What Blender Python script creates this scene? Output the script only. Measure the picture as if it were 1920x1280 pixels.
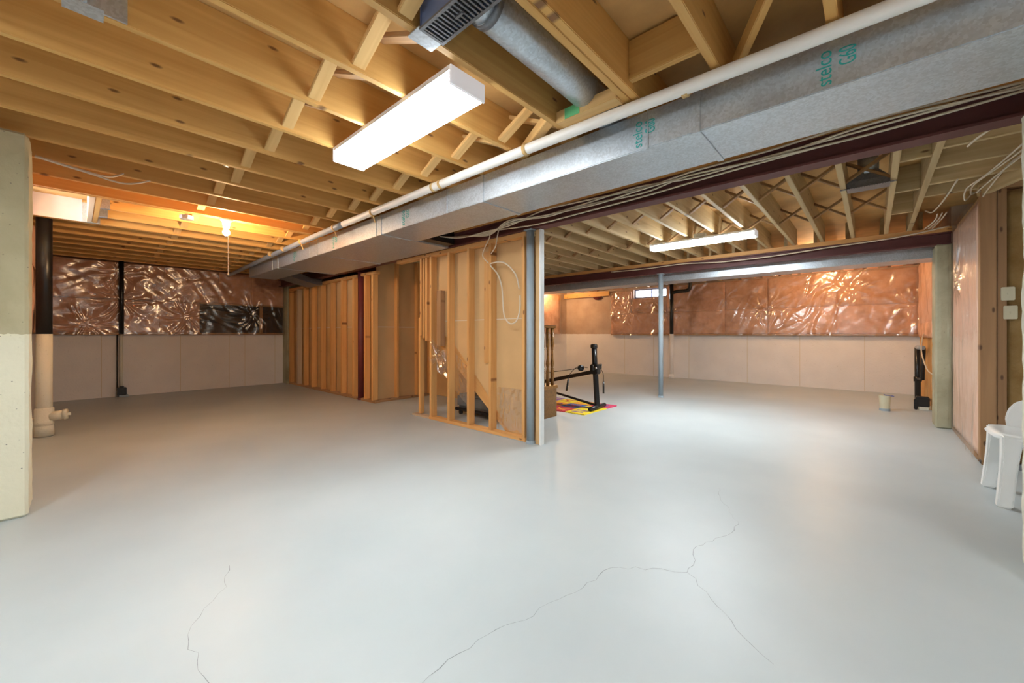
import bpy, math, random
from mathutils import Vector, Matrix, noise as mn
random.seed(7)
for o in list(bpy.data.objects): bpy.data.objects.remove(o)
scene = bpy.context.scene
col = scene.collection

# ---------------------------------------------------------------- camera
cam_d = bpy.data.cameras.new('camera'); cam = bpy.data.objects.new('camera', cam_d); col.objects.link(cam)
cam_d.sensor_width = 36.0; cam_d.lens = 36.0 * 744 / 1920
cam_d.clip_start = 0.03; cam_d.clip_end = 100
cam_d.shift_y = -14.0 / 1920          # horizon sits a little above the middle of the frame
cam.location = (0, 0, 1.0)
cam.rotation_euler = (math.radians(90), 0, math.radians(42.216))
scene.camera = cam
# ---------------------------------------------------------------- world, exposure
w = bpy.data.worlds.new('daylight'); scene.world = w; w.use_nodes = True
bg = w.node_tree.nodes['Background']; bg.inputs[0].default_value = (0.80, 0.90, 1.0, 1); bg.inputs[1].default_value = 11.0
vs = scene.view_settings
vs.view_transform = 'Standard'; vs.look = 'None'; vs.exposure = 1.58; vs.gamma = 1.0; vs.use_curve_mapping = False
TUBE_STRENGTH = 20.0; BULB_STRENGTH = 430.0

# ---------------------------------------------------------------- materials
M = {}
def new_mat(name):
    m = bpy.data.materials.new(name); m.use_nodes = True; M[name] = m
    nt = m.node_tree; b = nt.nodes['Principled BSDF']
    return m, nt, b
def lin(r, g, b):
    f = lambda c: (c / 255 / 12.92) if c / 255 <= .04045 else ((c / 255 + .055) / 1.055) ** 2.4
    return (f(r), f(g), f(b), 1)
def N(nt, t, **kw):
    n = nt.nodes.new(t)
    for k, v in kw.items(): setattr(n, k, v)
    return n
def ramp(nt, stops):
    r = nt.nodes.new('ShaderNodeValToRGB'); e = r.color_ramp.elements
    e[0].position, e[0].color = stops[0]; e[1].position, e[1].color = stops[1]
    for p, c in stops[2:]:
        x = e.new(p); x.color = c
    return r
def plain(name, c, rough=.5, metal=0, var=.06, scale=8, bump=0, bscale=40, spec=.5):
    m, nt, b = new_mat(name); L = nt.links
    tc = N(nt, 'ShaderNodeTexCoord'); nz = N(nt, 'ShaderNodeTexNoise'); nz.inputs['Scale'].default_value = scale; nz.inputs['Detail'].default_value = 4
    L.new(tc.outputs['Object'], nz.inputs['Vector'])
    lo = tuple(max(0, x * (1 - var)) for x in c[:3]) + (1,); hi = tuple(min(1, x * (1 + var)) for x in c[:3]) + (1,)
    r = ramp(nt, [(.3, lo), (.7, hi)]); L.new(nz.outputs['Fac'], r.inputs[0]); L.new(r.outputs[0], b.inputs['Base Color'])
    b.inputs['Roughness'].default_value = rough; b.inputs['Metallic'].default_value = metal
    b.inputs['Specular IOR Level'].default_value = spec
    if bump:
        n2 = N(nt, 'ShaderNodeTexNoise'); n2.inputs['Scale'].default_value = bscale; n2.inputs['Detail'].default_value = 5
        L.new(tc.outputs['Object'], n2.inputs['Vector'])
        bp = N(nt, 'ShaderNodeBump'); bp.inputs['Strength'].default_value = bump; bp.inputs['Distance'].default_value = .01
        L.new(n2.outputs['Fac'], bp.inputs['Height']); L.new(bp.outputs[0], b.inputs['Normal'])
    return m
def wood(name, dark, light, knot, rough=.6, grain=16, knots=True):
    """boards are modelled along their local X axis, so the grain runs along X"""
    m, nt, b = new_mat(name); L = nt.links
    tc = N(nt, 'ShaderNodeTexCoord'); oi = N(nt, 'ShaderNodeObjectInfo')
    mul = N(nt, 'ShaderNodeMath', operation='MULTIPLY'); mul.inputs[1].default_value = 37.0
    L.new(oi.outputs['Random'], mul.inputs[0])
    add = N(nt, 'ShaderNodeVectorMath', operation='ADD'); L.new(tc.outputs['Object'], add.inputs[0]); L.new(mul.outputs[0], add.inputs[1])
    mp = N(nt, 'ShaderNodeMapping'); mp.inputs['Scale'].default_value = (.55, grain, grain); L.new(add.outputs[0], mp.inputs[0])
    nz = N(nt, 'ShaderNodeTexNoise'); nz.inputs['Scale'].default_value = 1.5; nz.inputs['Detail'].default_value = 5; nz.inputs['Distortion'].default_value = .9
    L.new(mp.outputs[0], nz.inputs['Vector'])
    r = ramp(nt, [(.15, dark), (.8, light)]); L.new(nz.outputs['Fac'], r.inputs[0])
    # tone of each board
    hs = N(nt, 'ShaderNodeHueSaturation'); mr = N(nt, 'ShaderNodeMapRange'); mr.inputs[3].default_value = .86; mr.inputs[4].default_value = 1.12
    L.new(oi.outputs['Random'], mr.inputs[0]); L.new(mr.outputs[0], hs.inputs['Value']); L.new(r.outputs[0], hs.inputs['Color'])
    out = hs.outputs[0]
    if knots:
        sx = N(nt, 'ShaderNodeSeparateXYZ'); L.new(add.outputs[0], sx.inputs[0])
        cx = N(nt, 'ShaderNodeCombineXYZ'); k1 = N(nt, 'ShaderNodeMath', operation='MULTIPLY'); k1.inputs[1].default_value = 3.2; k2 = N(nt, 'ShaderNodeMath', operation='MULTIPLY'); k2.inputs[1].default_value = 8.5
        L.new(sx.outputs[0], k1.inputs[0]); L.new(sx.outputs[2], k2.inputs[0]); L.new(k1.outputs[0], cx.inputs[0]); L.new(k2.outputs[0], cx.inputs[1])
        vo = N(nt, 'ShaderNodeTexVoronoi', voronoi_dimensions='2D'); vo.inputs['Scale'].default_value = 1.0; L.new(cx.outputs[0], vo.inputs['Vector'])
        r2 = ramp(nt, [(.036, (.85, .85, .85, 1)), (.085, (0, 0, 0, 1))]); L.new(vo.outputs['Distance'], r2.inputs[0])
        sc = N(nt, 'ShaderNodeSeparateColor'); L.new(vo.outputs['Color'], sc.inputs[0])
        gt = N(nt, 'ShaderNodeMath', operation='GREATER_THAN'); gt.inputs[1].default_value = .45; L.new(sc.outputs[0], gt.inputs[0])
        km = N(nt, 'ShaderNodeMath', operation='MULTIPLY'); L.new(r2.outputs[0], km.inputs[0]); L.new(gt.outputs[0], km.inputs[1])
        mx = N(nt, 'ShaderNodeMix', data_type='RGBA'); L.new(km.outputs[0], mx.inputs[0]); L.new(out, mx.inputs[6]); mx.inputs[7].default_value = knot
        out = mx.outputs[2]
    L.new(out, b.inputs['Base Color']); b.inputs['Roughness'].default_value = rough
    bp = N(nt, 'ShaderNodeBump'); bp.inputs['Strength'].default_value = .12; bp.inputs['Distance'].default_value = .004
    L.new(nz.outputs['Fac'], bp.inputs['Height']); L.new(bp.outputs[0], b.inputs['Normal'])
    return m
wood('joist_wood', lin(196, 144, 74), lin(224, 178, 106), lin(104, 64, 36))
wood('pale_lit_joist_wood', lin(178, 150, 104), lin(214, 190, 144), lin(100, 66, 40))  # paler for older wood, plus cool fluorescent light painted into the tone
wood('stud_wood', lin(200, 142, 78), lin(230, 178, 112), lin(110, 60, 30))
wood('old_wood', lin(150, 112, 76), lin(186, 146, 104), lin(84, 54, 36))
wood('blocking_wood', lin(206, 160, 96), lin(236, 196, 132), lin(120, 74, 40), knots=False)
wood('dark_bridging', lin(128, 92, 56), lin(168, 128, 82), lin(70, 48, 30), knots=False)
wood('pale_board', lin(196, 172, 142), lin(222, 200, 170), lin(140, 100, 70), knots=False)
wood('oak_stain', lin(92, 60, 22), lin(150, 106, 48), lin(50, 28, 12), rough=.3, grain=30, knots=False)
plain('plywood', lin(206, 160, 98), .7, var=.16, scale=5, bump=.1)
plain('daylit_panel', lin(232, 208, 198), .6)  # pale tone carries daylight on the trimmer joist face
plain('kraft', lin(206, 168, 118), .75, var=.07, scale=3)
plain('white_tape', lin(214, 200, 178), .8)
plain('black_plastic', lin(26, 26, 28), .35, var=.2)
plain('black_metal', lin(22, 22, 24), .3, var=.2)
plain('dark_sheathing', lin(24, 25, 29), .45, var=.3)
plain('white_plastic', lin(232, 236, 236), .3, var=.02)
plain('white_pvc', lin(238, 234, 228), .4, var=.03)
plain('grey_paint_or_shade', lin(150, 158, 168), .45, var=.05)  # grey paint; also shade on the left run of the white drain pipe
plain('blue_grey_paint', lin(160, 174, 184), .45, var=.04)
plain('steel_primer', lin(96, 52, 50), .55, var=.14, scale=6)
plain('red_post', lin(104, 42, 42), .5, var=.15)
plain('cable_jacket', lin(214, 200, 178), .5, var=.05)
plain('tube_white', lin(242, 242, 245), .4, var=.01)
plain('ivory_plate', lin(214, 208, 180), .35, var=.03)
plain('grey_fabric', lin(112, 118, 124), .6, var=.1)
plain('strap_tan', lin(206, 172, 116), .6)
plain('crack_dark', lin(140, 144, 148), .9, var=.3, scale=60)
plain('teal_ink', lin(40, 168, 164), .6)
plain('green_paint', lin(96, 176, 116), .6)
plain('blue_cloth', lin(92, 110, 170), .8)
plain('blue_boot', lin(112, 132, 178), .35, metal=.3, var=.15)
plain('chrome', lin(200, 200, 205), .18, metal=1)
plain('window_vinyl', lin(150, 160, 196), .4)
for nm, c in (('foam_yellow', (240, 214, 50)), ('foam_pink', (214, 62, 104)), ('foam_red', (204, 62, 66)), ('foam_orange', (238, 160, 50)),
              ('foam_blue', (60, 98, 168)), ('foam_purple', (138, 92, 168))):
    plain(nm, lin(*c), .8, var=.03)

def galvanised(name, tint, rough=.34):
    m, nt, b = new_mat(name); L = nt.links
    tc = N(nt, 'ShaderNodeTexCoord'); vo = N(nt, 'ShaderNodeTexVoronoi'); vo.inputs['Scale'].default_value = 110
    L.new(tc.outputs['Object'], vo.inputs['Vector'])
    nz = N(nt, 'ShaderNodeTexNoise'); nz.inputs['Scale'].default_value = 9; nz.inputs['Detail'].default_value = 5; L.new(tc.outputs['Object'], nz.inputs['Vector'])
    sep = N(nt, 'ShaderNodeSeparateColor'); L.new(vo.outputs['Color'], sep.inputs[0])
    mx = N(nt, 'ShaderNodeMath', operation='ADD'); L.new(sep.outputs[0], mx.inputs[0]); L.new(nz.outputs['Fac'], mx.inputs[1])
    r = ramp(nt, [(.35, tuple(x * .84 for x in tint) + (1,)), (1.0, tuple(min(1, x * 1.08) for x in tint) + (1,))])
    hv = N(nt, 'ShaderNodeMath', operation='MULTIPLY'); hv.inputs[1].default_value = .62; L.new(mx.outputs[0], hv.inputs[0])
    L.new(hv.outputs[0], r.inputs[0]); L.new(r.outputs[0], b.inputs['Base Color'])
    b.inputs['Metallic'].default_value = .68
    rr = N(nt, 'ShaderNodeMapRange'); rr.inputs[3].default_value = rough - .08; rr.inputs[4].default_value = rough + .12
    L.new(nz.outputs['Fac'], rr.inputs[0]); L.new(rr.outputs[0], b.inputs['Roughness'])
    return m
galvanised('galvanised', (.58, .64, .70)); galvanised('galvanised_dark', (.22, .23, .25), .4)

def floor_mat():
    m, nt, b = new_mat('grey_floor_paint'); L = nt.links
    tc = N(nt, 'ShaderNodeTexCoord')
    nz = N(nt, 'ShaderNodeTexNoise'); nz.inputs['Scale'].default_value = 1.3; nz.inputs['Detail'].default_value = 6; L.new(tc.outputs['Object'], nz.inputs['Vector'])
    r = ramp(nt, [(.3, lin(179, 188, 191)), (.7, lin(190, 198, 200))]); L.new(nz.outputs['Fac'], r.inputs[0]); L.new(r.outputs[0], b.inputs['Base Color'])
    b.inputs['Roughness'].default_value = .42; b.inputs['Specular IOR Level'].default_value = .4
    mp = N(nt, 'ShaderNodeMapping'); mp.inputs['Scale'].default_value = (60, 12, 10); mp.inputs['Rotation'].default_value = (0, 0, .6); L.new(tc.outputs['Object'], mp.inputs[0])
    n2 = N(nt, 'ShaderNodeTexNoise'); n2.inputs['Scale'].default_value = 1.5; n2.inputs['Detail'].default_value = 4; L.new(mp.outputs[0], n2.inputs['Vector'])
    bp = N(nt, 'ShaderNodeBump'); bp.inputs['Strength'].default_value = .10; bp.inputs['Distance'].default_value = .004
    L.new(n2.outputs['Fac'], bp.inputs['Height']); L.new(bp.outputs[0], b.inputs['Normal'])
floor_mat()
def concrete(name, raw_lo, raw_hi, paint, line, pits=.5):
    """raw concrete above a painted dado that ends at height `line` (world z: the walls carry no transform)"""
    m, nt, b = new_mat(name); L = nt.links
    tc = N(nt, 'ShaderNodeTexCoord')
    nz = N(nt, 'ShaderNodeTexNoise'); nz.inputs['Scale'].default_value = 3.2; nz.inputs['Detail'].default_value = 8; L.new(tc.outputs['Object'], nz.inputs['Vector'])
    r = ramp(nt, [(.3, raw_lo), (.7, raw_hi)]); L.new(nz.outputs['Fac'], r.inputs[0])
    r0 = ramp(nt, [(.3, tuple(x * .93 for x in paint[:3]) + (1,)), (.7, paint)]); L.new(nz.outputs['Fac'], r0.inputs[0])
    sp = N(nt, 'ShaderNodeSeparateXYZ'); L.new(tc.outputs['Object'], sp.inputs[0])
    n3 = N(nt, 'ShaderNodeTexNoise'); n3.inputs['Scale'].default_value = 30; L.new(tc.outputs['Object'], n3.inputs['Vector'])
    wob = N(nt, 'ShaderNodeMath', operation='MULTIPLY_ADD'); wob.inputs[1].default_value = .02; L.new(n3.outputs['Fac'], wob.inputs[0]); L.new(sp.outputs[2], wob.inputs[2])
    gt = N(nt, 'ShaderNodeMath', operation='GREATER_THAN'); gt.inputs[1].default_value = line + .01; L.new(wob.outputs[0], gt.inputs[0])
    mx = N(nt, 'ShaderNodeMix', data_type='RGBA'); L.new(gt.outputs[0], mx.inputs[0]); L.new(r0.outputs[0], mx.inputs[6]); L.new(r.outputs[0], mx.inputs[7])
    # small air holes
    vo = N(nt, 'ShaderNodeTexVoronoi'); vo.inputs['Scale'].default_value = 16 if pits < .5 else 27; L.new(tc.outputs['Object'], vo.inputs['Vector'])
    pr = ramp(nt, [(.05, (1, 1, 1, 1)), (.11, (0, 0, 0, 1))]); L.new(vo.outputs['Distance'], pr.inputs[0])
    pm = N(nt, 'ShaderNodeMath', operation='MULTIPLY'); pm.inputs[1].default_value = pits; L.new(pr.outputs[0], pm.inputs[0])
    m2 = N(nt, 'ShaderNodeMix', data_type='RGBA'); L.new(pm.outputs[0], m2.inputs[0]); L.new(mx.outputs[2], m2.inputs[6]); m2.inputs[7].default_value = lin(120, 112, 98)
    L.new(m2.outputs[2], b.inputs['Base Color']); b.inputs['Roughness'].default_value = .8
    bp = N(nt, 'ShaderNodeBump'); bp.inputs['Strength'].default_value = .35; bp.inputs['Distance'].default_value = .008
    n4 = N(nt, 'ShaderNodeTexNoise'); n4.inputs['Scale'].default_value = 45; n4.inputs['Detail'].default_value = 4; L.new(tc.outputs['Object'], n4.inputs['Vector'])
    L.new(n4.outputs['Fac'], bp.inputs['Height']); L.new(bp.outputs[0], b.inputs['Normal'])
concrete('painted_wall', lin(176, 152, 132), lin(198, 176, 158), lin(236, 231, 228), 1.0, .25)
concrete('pier_concrete', lin(166, 156, 122), lin(196, 186, 152), lin(232, 226, 200), 1.0, .85)
concrete('bare_pier', lin(150, 146, 120), lin(186, 182, 156), lin(186, 182, 156), -1.0, .8)
concrete('pier_pale', lin(196, 194, 176), lin(214, 212, 196), lin(222, 220, 206), 1.0, .5)

def insulation(name, lo, hi, dirt, amt=.5):
    m, nt, b = new_mat(name); L = nt.links
    tc = N(nt, 'ShaderNodeTexCoord'); oi = N(nt, 'ShaderNodeObjectInfo')
    nz = N(nt, 'ShaderNodeTexNoise'); nz.inputs['Scale'].default_value = 7; nz.inputs['Detail'].default_value = 8; nz.inputs['Roughness'].default_value = .65
    L.new(tc.outputs['Object'], nz.inputs['Vector'])
    r = ramp(nt, [(.3, lo), (.7, hi)]); L.new(nz.outputs['Fac'], r.inputs[0])
    n2 = N(nt, 'ShaderNodeTexNoise'); n2.inputs['Scale'].default_value = 3.1; n2.inputs['Detail'].default_value = 6; L.new(tc.outputs['Object'], n2.inputs['Vector'])
    r2 = ramp(nt, [(.5, (0, 0, 0, 1)), (.72, (amt,) * 3 + (1,))]); L.new(n2.outputs['Fac'], r2.inputs[0])
    mx = N(nt, 'ShaderNodeMix', data_type='RGBA'); L.new(r2.outputs[0], mx.inputs[0]); L.new(r.outputs[0], mx.inputs[6]); mx.inputs[7].default_value = dirt
    hs = N(nt, 'ShaderNodeHueSaturation'); mr = N(nt, 'ShaderNodeMapRange'); mr.inputs[3].default_value = .92; mr.inputs[4].default_value = 1.08
    L.new(oi.outputs['Random'], mr.inputs[0]); L.new(mr.outputs[0], hs.inputs['Value']); L.new(mx.outputs[2], hs.inputs['Color'])
    L.new(hs.outputs[0], b.inputs['Base Color']); b.inputs['Roughness'].default_value = .95; b.inputs['Specular IOR Level'].default_value = .1
    bp = N(nt, 'ShaderNodeBump'); bp.inputs['Strength'].default_value = .5; bp.inputs['Distance'].default_value = .02
    L.new(nz.outputs['Fac'], bp.inputs['Height']); L.new(bp.outputs[0], b.inputs['Normal'])
insulation('pink_batt', lin(208, 158, 130), lin(230, 186, 162), lin(150, 104, 76), .7)
insulation('peach_batt', lin(232, 196, 172), lin(242, 214, 196), lin(228, 188, 162), .2)
insulation('yellow_batt', lin(150, 118, 72), lin(176, 146, 98), lin(92, 62, 44), .9)

def plastic_sheet():
    m = bpy.data.materials.new('clear_poly'); m.use_nodes = True; M['clear_poly'] = m
    nt = m.node_tree; L = nt.links; nt.nodes.clear()
    out = N(nt, 'ShaderNodeOutputMaterial'); tr = N(nt, 'ShaderNodeBsdfTransparent'); gl = N(nt, 'ShaderNodeBsdfGlossy')
    tr.inputs[0].default_value = (.95, .945, .94, 1); gl.inputs['Roughness'].default_value = .19
    gl.inputs[0].default_value = (1, 1, 1, 1)
    tc = N(nt, 'ShaderNodeTexCoord'); mp = N(nt, 'ShaderNodeMapping'); mp.inputs['Scale'].default_value = (9, 9, 14); mp.inputs['Rotation'].default_value = (.7, .4, .3)
    L.new(tc.outputs['Object'], mp.inputs[0])
    nz = N(nt, 'ShaderNodeTexNoise'); nz.inputs['Scale'].default_value = 1.4; nz.inputs['Detail'].default_value = 3; nz.inputs['Distortion'].default_value = 1.2; L.new(mp.outputs[0], nz.inputs['Vector'])
    bp = N(nt, 'ShaderNodeBump'); bp.inputs['Strength'].default_value = .12; bp.inputs['Distance'].default_value = .02; L.new(nz.outputs['Fac'], bp.inputs['Height'])
    L.new(bp.outputs[0], gl.inputs['Normal'])
    fr = N(nt, 'ShaderNodeFresnel'); fr.inputs[0].default_value = 1.5; L.new(bp.outputs[0], fr.inputs['Normal'])
    ad = N(nt, 'ShaderNodeMath', operation='MULTIPLY_ADD'); ad.inputs[1].default_value = .9; ad.inputs[2].default_value = .11; L.new(fr.outputs[0], ad.inputs[0])
    mn_ = N(nt, 'ShaderNodeMath', operation='MINIMUM'); mn_.inputs[1].default_value = .3; L.new(ad.outputs[0], mn_.inputs[0])
    mx = N(nt, 'ShaderNodeMixShader'); L.new(mn_.outputs[0], mx.inputs[0]); L.new(tr.outputs[0], mx.inputs[1]); L.new(gl.outputs[0], mx.inputs[2])
    L.new(mx.outputs[0], out.inputs[0])
plastic_sheet()
def glass():
    m, nt, b = new_mat('window_glass'); nt.nodes.clear()
    out = N(nt, 'ShaderNodeOutputMaterial'); tr = N(nt, 'ShaderNodeBsdfTransparent'); gl = N(nt, 'ShaderNodeBsdfGlossy'); gl.inputs['Roughness'].default_value = .02
    mx = N(nt, 'ShaderNodeMixShader'); mx.inputs[0].default_value = .06
    nt.links.new(tr.outputs[0], mx.inputs[1]); nt.links.new(gl.outputs[0], mx.inputs[2]); nt.links.new(mx.outputs[0], out.inputs[0])
glass()
def emit(name, c, s):
    m, nt, b = new_mat(name); b.inputs['Base Color'].default_value = (.8, .8, .8, 1)
    b.inputs['Emission Color'].default_value = c; b.inputs['Emission Strength'].default_value = s
emit('lit_diffuser', (.90, .97, 1.0, 1), TUBE_STRENGTH)
emit('lit_diffuser_twin', (.90, .97, 1.0, 1), TUBE_STRENGTH * 2.5)
emit('diffuser_side_twin', (.90, .97, 1.0, 1), TUBE_STRENGTH * .75)
emit('end_cap_glow', (.95, .93, 1.0, 1), .10)  # weak glow stands in for light falling on the caps from behind the camera
emit('diffuser_side', (.90, .97, 1.0, 1), TUBE_STRENGTH * .30)
emit('lit_bulb', (1.0, .64, .33, 1), BULB_STRENGTH)

# ---------------------------------------------------------------- mesh helpers
class MB:
    def __init__(self): self.v, self.f = [], []
    def box(self, x0, x1, y0, y1, z0, z1, mat=None):
        n = len(self.v); p = [Vector((x, y, z)) for z in (z0, z1) for y in (y0, y1) for x in (x0, x1)]
        if mat is not None: p = [mat @ q for q in p]
        self.v += p
        for q in ((0, 2, 3, 1), (4, 5, 7, 6), (0, 1, 5, 4), (2, 6, 7, 3), (0, 4, 6, 2), (1, 3, 7, 5)): self.f.append(tuple(n + i for i in q))
        return self
    def tube(self, pts, r, seg=8, cap=True):
        pts = [Vector(p) for p in pts]; n0 = len(self.v); rr = r if isinstance(r, (list, tuple)) else [r] * len(pts)
        t = (pts[1] - pts[0]).normalized(); u = t.orthogonal().normalized()
        for i, p in enumerate(pts):
            t = (pts[min(i + 1, len(pts) - 1)] - pts[max(i - 1, 0)]).normalized()
            u = (u - t * u.dot(t)); u = u.normalized() if u.length > 1e-6 else t.orthogonal().normalized(); v = t.cross(u)
            for k in range(seg):
                a = 2 * math.pi * k / seg; self.v.append(p + (u * math.cos(a) + v * math.sin(a)) * rr[i])
        for i in range(len(pts) - 1):
            for k in range(seg):
                a = n0 + i * seg + k; b = n0 + i * seg + (k + 1) % seg
                self.f.append((a, b, b + seg, a + seg))
        if cap:
            self.f.append(tuple(n0 + k for k in range(seg))[::-1]); m = n0 + (len(pts) - 1) * seg; self.f.append(tuple(m + k for k in range(seg)))
        return self
    def lathe(self, c, prof, seg=20):
        n0 = len(self.v); c = Vector(c)
        for r, z in prof:
            for k in range(seg):
                a = 2 * math.pi * k / seg; self.v.append(c + Vector((r * math.cos(a), r * math.sin(a), z)))
        for i in range(len(prof) - 1):
            for k in range(seg):
                a = n0 + i * seg + k; b = n0 + i * seg + (k + 1) % seg; self.f.append((a, b, b + seg, a + seg))
        self.f.append(tuple(n0 + k for k in range(seg))[::-1]); m = n0 + (len(prof) - 1) * seg; self.f.append(tuple(m + k for k in range(seg)))
        return self
    def prism(self, poly, fn0, fn1):
        n = len(self.v); k = len(poly)
        self.v += [Vector(fn0(*p)) for p in poly] + [Vector(fn1(*p)) for p in poly]
        self.f.append(tuple(range(n, n + k))[::-1]); self.f.append(tuple(range(n + k, n + 2 * k)))
        for i in range(k):
            j = (i + 1) % k; self.f.append((n + i, n + j, n + k + j, n + k + i))
        return self
    def grid(self, nu, nv, fn):
        n = len(self.v)
        for j in range(nv + 1):
            for i in range(nu + 1): self.v.append(Vector(fn(i / nu, j / nv)))
        for j in range(nv):
            for i in range(nu):
                a = n + j * (nu + 1) + i; self.f.append((a, a + 1, a + nu + 2, a + nu + 1))
        return self
    def mesh(self, name, mat, smooth=False, bevel=0):
        me = bpy.data.meshes.new(name); me.from_pydata([tuple(p) for p in self.v], [], self.f)
        import bmesh
        bm = bmesh.new(); bm.from_mesh(me); bmesh.ops.recalc_face_normals(bm, faces=bm.faces)
        if bevel: bmesh.ops.bevel(bm, geom=list(bm.edges), offset=bevel, segments=2, affect='EDGES', clamp_overlap=True)
        bm.to_mesh(me); bm.free()
        if smooth:
            for p in me.polygons: p.use_smooth = True
        me.materials.append(M[mat]); return me
    def build(self, name, mat, parent=None, smooth=False, bevel=0):
        return link(name, self.mesh(name, mat, smooth, bevel), parent)
def link(name, data, parent=None, mw=None):
    o = bpy.data.objects.new(name, data); col.objects.link(o)
    if mw is not None: o.matrix_basis = mw
    if parent is not None:
        o.parent = parent; o.matrix_parent_inverse = root_mat(parent).inverted()
    return o
def root_mat(o):
    m = o.matrix_basis.copy()
    if o.parent: m = root_mat(o.parent) @ o.matrix_parent_inverse @ m
    return m
def tag(o, label, cat, group=None):
    o['label'] = label; o['category'] = cat
    if group: o['group'] = group
    return o
def empty(name, loc=(0, 0, 0), label=None, cat=None, group=None):
    o = bpy.data.objects.new(name, None); col.objects.link(o); o.location = loc; o.matrix_basis = Matrix.Translation(loc); o.empty_display_size = .05
    if label: tag(o, label, cat, group)
    return o
def struct(o): o['kind'] = 'structure'; return o
_bc = {}
def board(name, p0, p1, wd, th, mat, parent=None, up=(0, 0, 1), bevel=.003):
    """sawn board from p0 to p1 (centre line), wd across `up`, th the other way; local X runs along it"""
    p0, p1 = Vector(p0), Vector(p1); ln = (p1 - p0).length; x = (p1 - p0).normalized()
    z = Vector(up); z = (z - x * z.dot(x)).normalized(); y = z.cross(x)
    key = (name, round(ln, 3), wd, th, mat)
    if key not in _bc: _bc[key] = MB().box(-ln / 2, ln / 2, -th / 2, th / 2, -wd / 2, wd / 2).mesh(name, mat, bevel=bevel)
    mw = Matrix((( x.x, y.x, z.x, 0), (x.y, y.y, z.y, 0), (x.z, y.z, z.z, 0), (0, 0, 0, 1))); mw.translation = (p0 + p1) / 2
    return link(name, _bc[key], parent, mw)
def stud(x, y0, y1, z0, z1, wx, mat, parent, name='stud'):
    """upright board: wx wide in X, y0..y1 deep"""
    return board(name, (x + wx / 2, (y0 + y1) / 2, z0), (x + wx / 2, (y0 + y1) / 2, z1), wx, y1 - y0, mat, parent, up=(1, 0, 0))
def smooth_path(pts, k=6):
    pts = [Vector(p) for p in pts]; out = []
    for i in range(len(pts) - 1):
        a, b, c, d = pts[max(i - 1, 0)], pts[i], pts[i + 1], pts[min(i + 2, len(pts) - 1)]
        for s in range(k):
            t = s / k
            out.append(.5 * ((2 * b) + (c - a) * t + (2 * a - 5 * b + 4 * c - d) * t * t + (3 * b - a - 3 * c + d) * t ** 3))
    out.append(pts[-1]); return out
def text_mesh(s, size, mat, ext=.0006, sx=1.0):
    cu = bpy.data.curves.new('t', 'FONT'); cu.body = s; cu.size = size; cu.extrude = ext; cu.align_x = 'CENTER'; cu.align_y = 'CENTER'
    ob = bpy.data.objects.new('t', cu); col.objects.link(ob); dg = bpy.context.evaluated_depsgraph_get()
    me = bpy.data.meshes.new_from_object(ob.evaluated_get(dg)); bpy.data.objects.remove(ob)
    for v in me.vertices: v.co.x *= sx
    me.materials.clear(); me.materials.append(M[mat]); return me

ZJ = 2.13; JD = .222; ZS = ZJ + JD          # joist underside, depth, subfloor underside
XL, YR = -8.95, 9.28                          # inner faces of the left and of the far foundation wall

# ================================================================ the setting
fl = struct(MB().box(XL - .3, 3.0, -3.0, YR + .3, -.12, 0).build('floor', 'grey_floor_paint'))
def crack(pts, wd=.004):
    pts = [Vector((x, y, 0)) for x, y in pts]; fine = []
    for a, b in zip(pts, pts[1:]):
        n = max(2, int((b - a).length / .035)); nrm = Vector((-(b - a).y, (b - a).x, 0)).normalized()
        for i in range(n):
            p = a.lerp(b, i / n); fine.append(p + nrm * random.uniform(-.012, .012) * (i > 0))
    fine.append(pts[-1]); m = MB()
    for i, p in enumerate(fine):
        t = (fine[min(i + 1, len(fine) - 1)] - fine[max(i - 1, 0)]).normalized(); nrm = Vector((-t.y, t.x, 0)); h = wd * random.uniform(.1, .36)
        m.v += [p + nrm * h + Vector((0, 0, .0006)), p - nrm * h + Vector((0, 0, .0006))]
        if i: k = 2 * i; m.f.append((k - 2, k - 1, k + 1, k))
    m.build('crack', 'crack_dark', fl)
crack([(-.519, 2.343), (-.525, 2.21), (-.614, 1.929), (-.572, 1.796), (-.575, 1.726), (-.665, 1.68), (-.827, 1.543), (-.849, 1.305), (-.889, 1.187), (-.889, 1.092), (-.942, .958), (-.958, .808), (-.961, .62)])
crack([(-.575, 1.726), (-.474, 1.645), (-.389, 1.564), (-.312, 1.482), (-.221, 1.422)], .003)
crack([(-2.056, .449), (-1.891, .404), (-1.764, .299), (-1.685, .253), (-1.526, .252), (-1.3, .271)], .003)
crack([(-.519, 2.343), (-.694, 2.675), (-.735, 2.809)], .002)

ceil = struct(MB().box(XL - .3, 3.0, -3.0, YR + .3, ZS, ZS + .02).build('ceiling', 'plywood'))
# ---- foundation walls
def wall(name, boxes, mat='painted_wall'):
    m = MB()
    for b in boxes: m.box(*b)
    return struct(m.build(name, mat))
wl = wall('wall_left', [(XL - .3, XL, -.7, YR + .3, 0, ZS)])
WX0, WX1, WZ0 = -5.75, -4.85, 1.72             # window in the side wall, behind the pier
ws = wall('wall_side', [(XL, -3.43, -.63, -.33, 0, WZ0), (XL, WX0, -.63, -.33, WZ0, ZS), (WX1, -3.73, -.63, -.33, WZ0, ZS)])
FX0, FX1, FZ0, FZ1 = -4.36, -3.55, 1.87, 2.10   # window in the far wall
wf = wall('wall_far', [(XL, 3.0, YR, YR + .3, 0, FZ0), (XL, FX0, YR, YR + .3, FZ0, ZS), (FX1, 3.0, YR, YR + .3, FZ0, ZS), (FX0, FX1, YR, YR + .3, FZ1, ZS)])
we = wall('wall_end', [(-6.65, -6.35, 3.98, YR, 0, ZS)])
wr = wall('wall_right', [(.62, .92, 6.24, YR, 0, ZS)])
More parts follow.
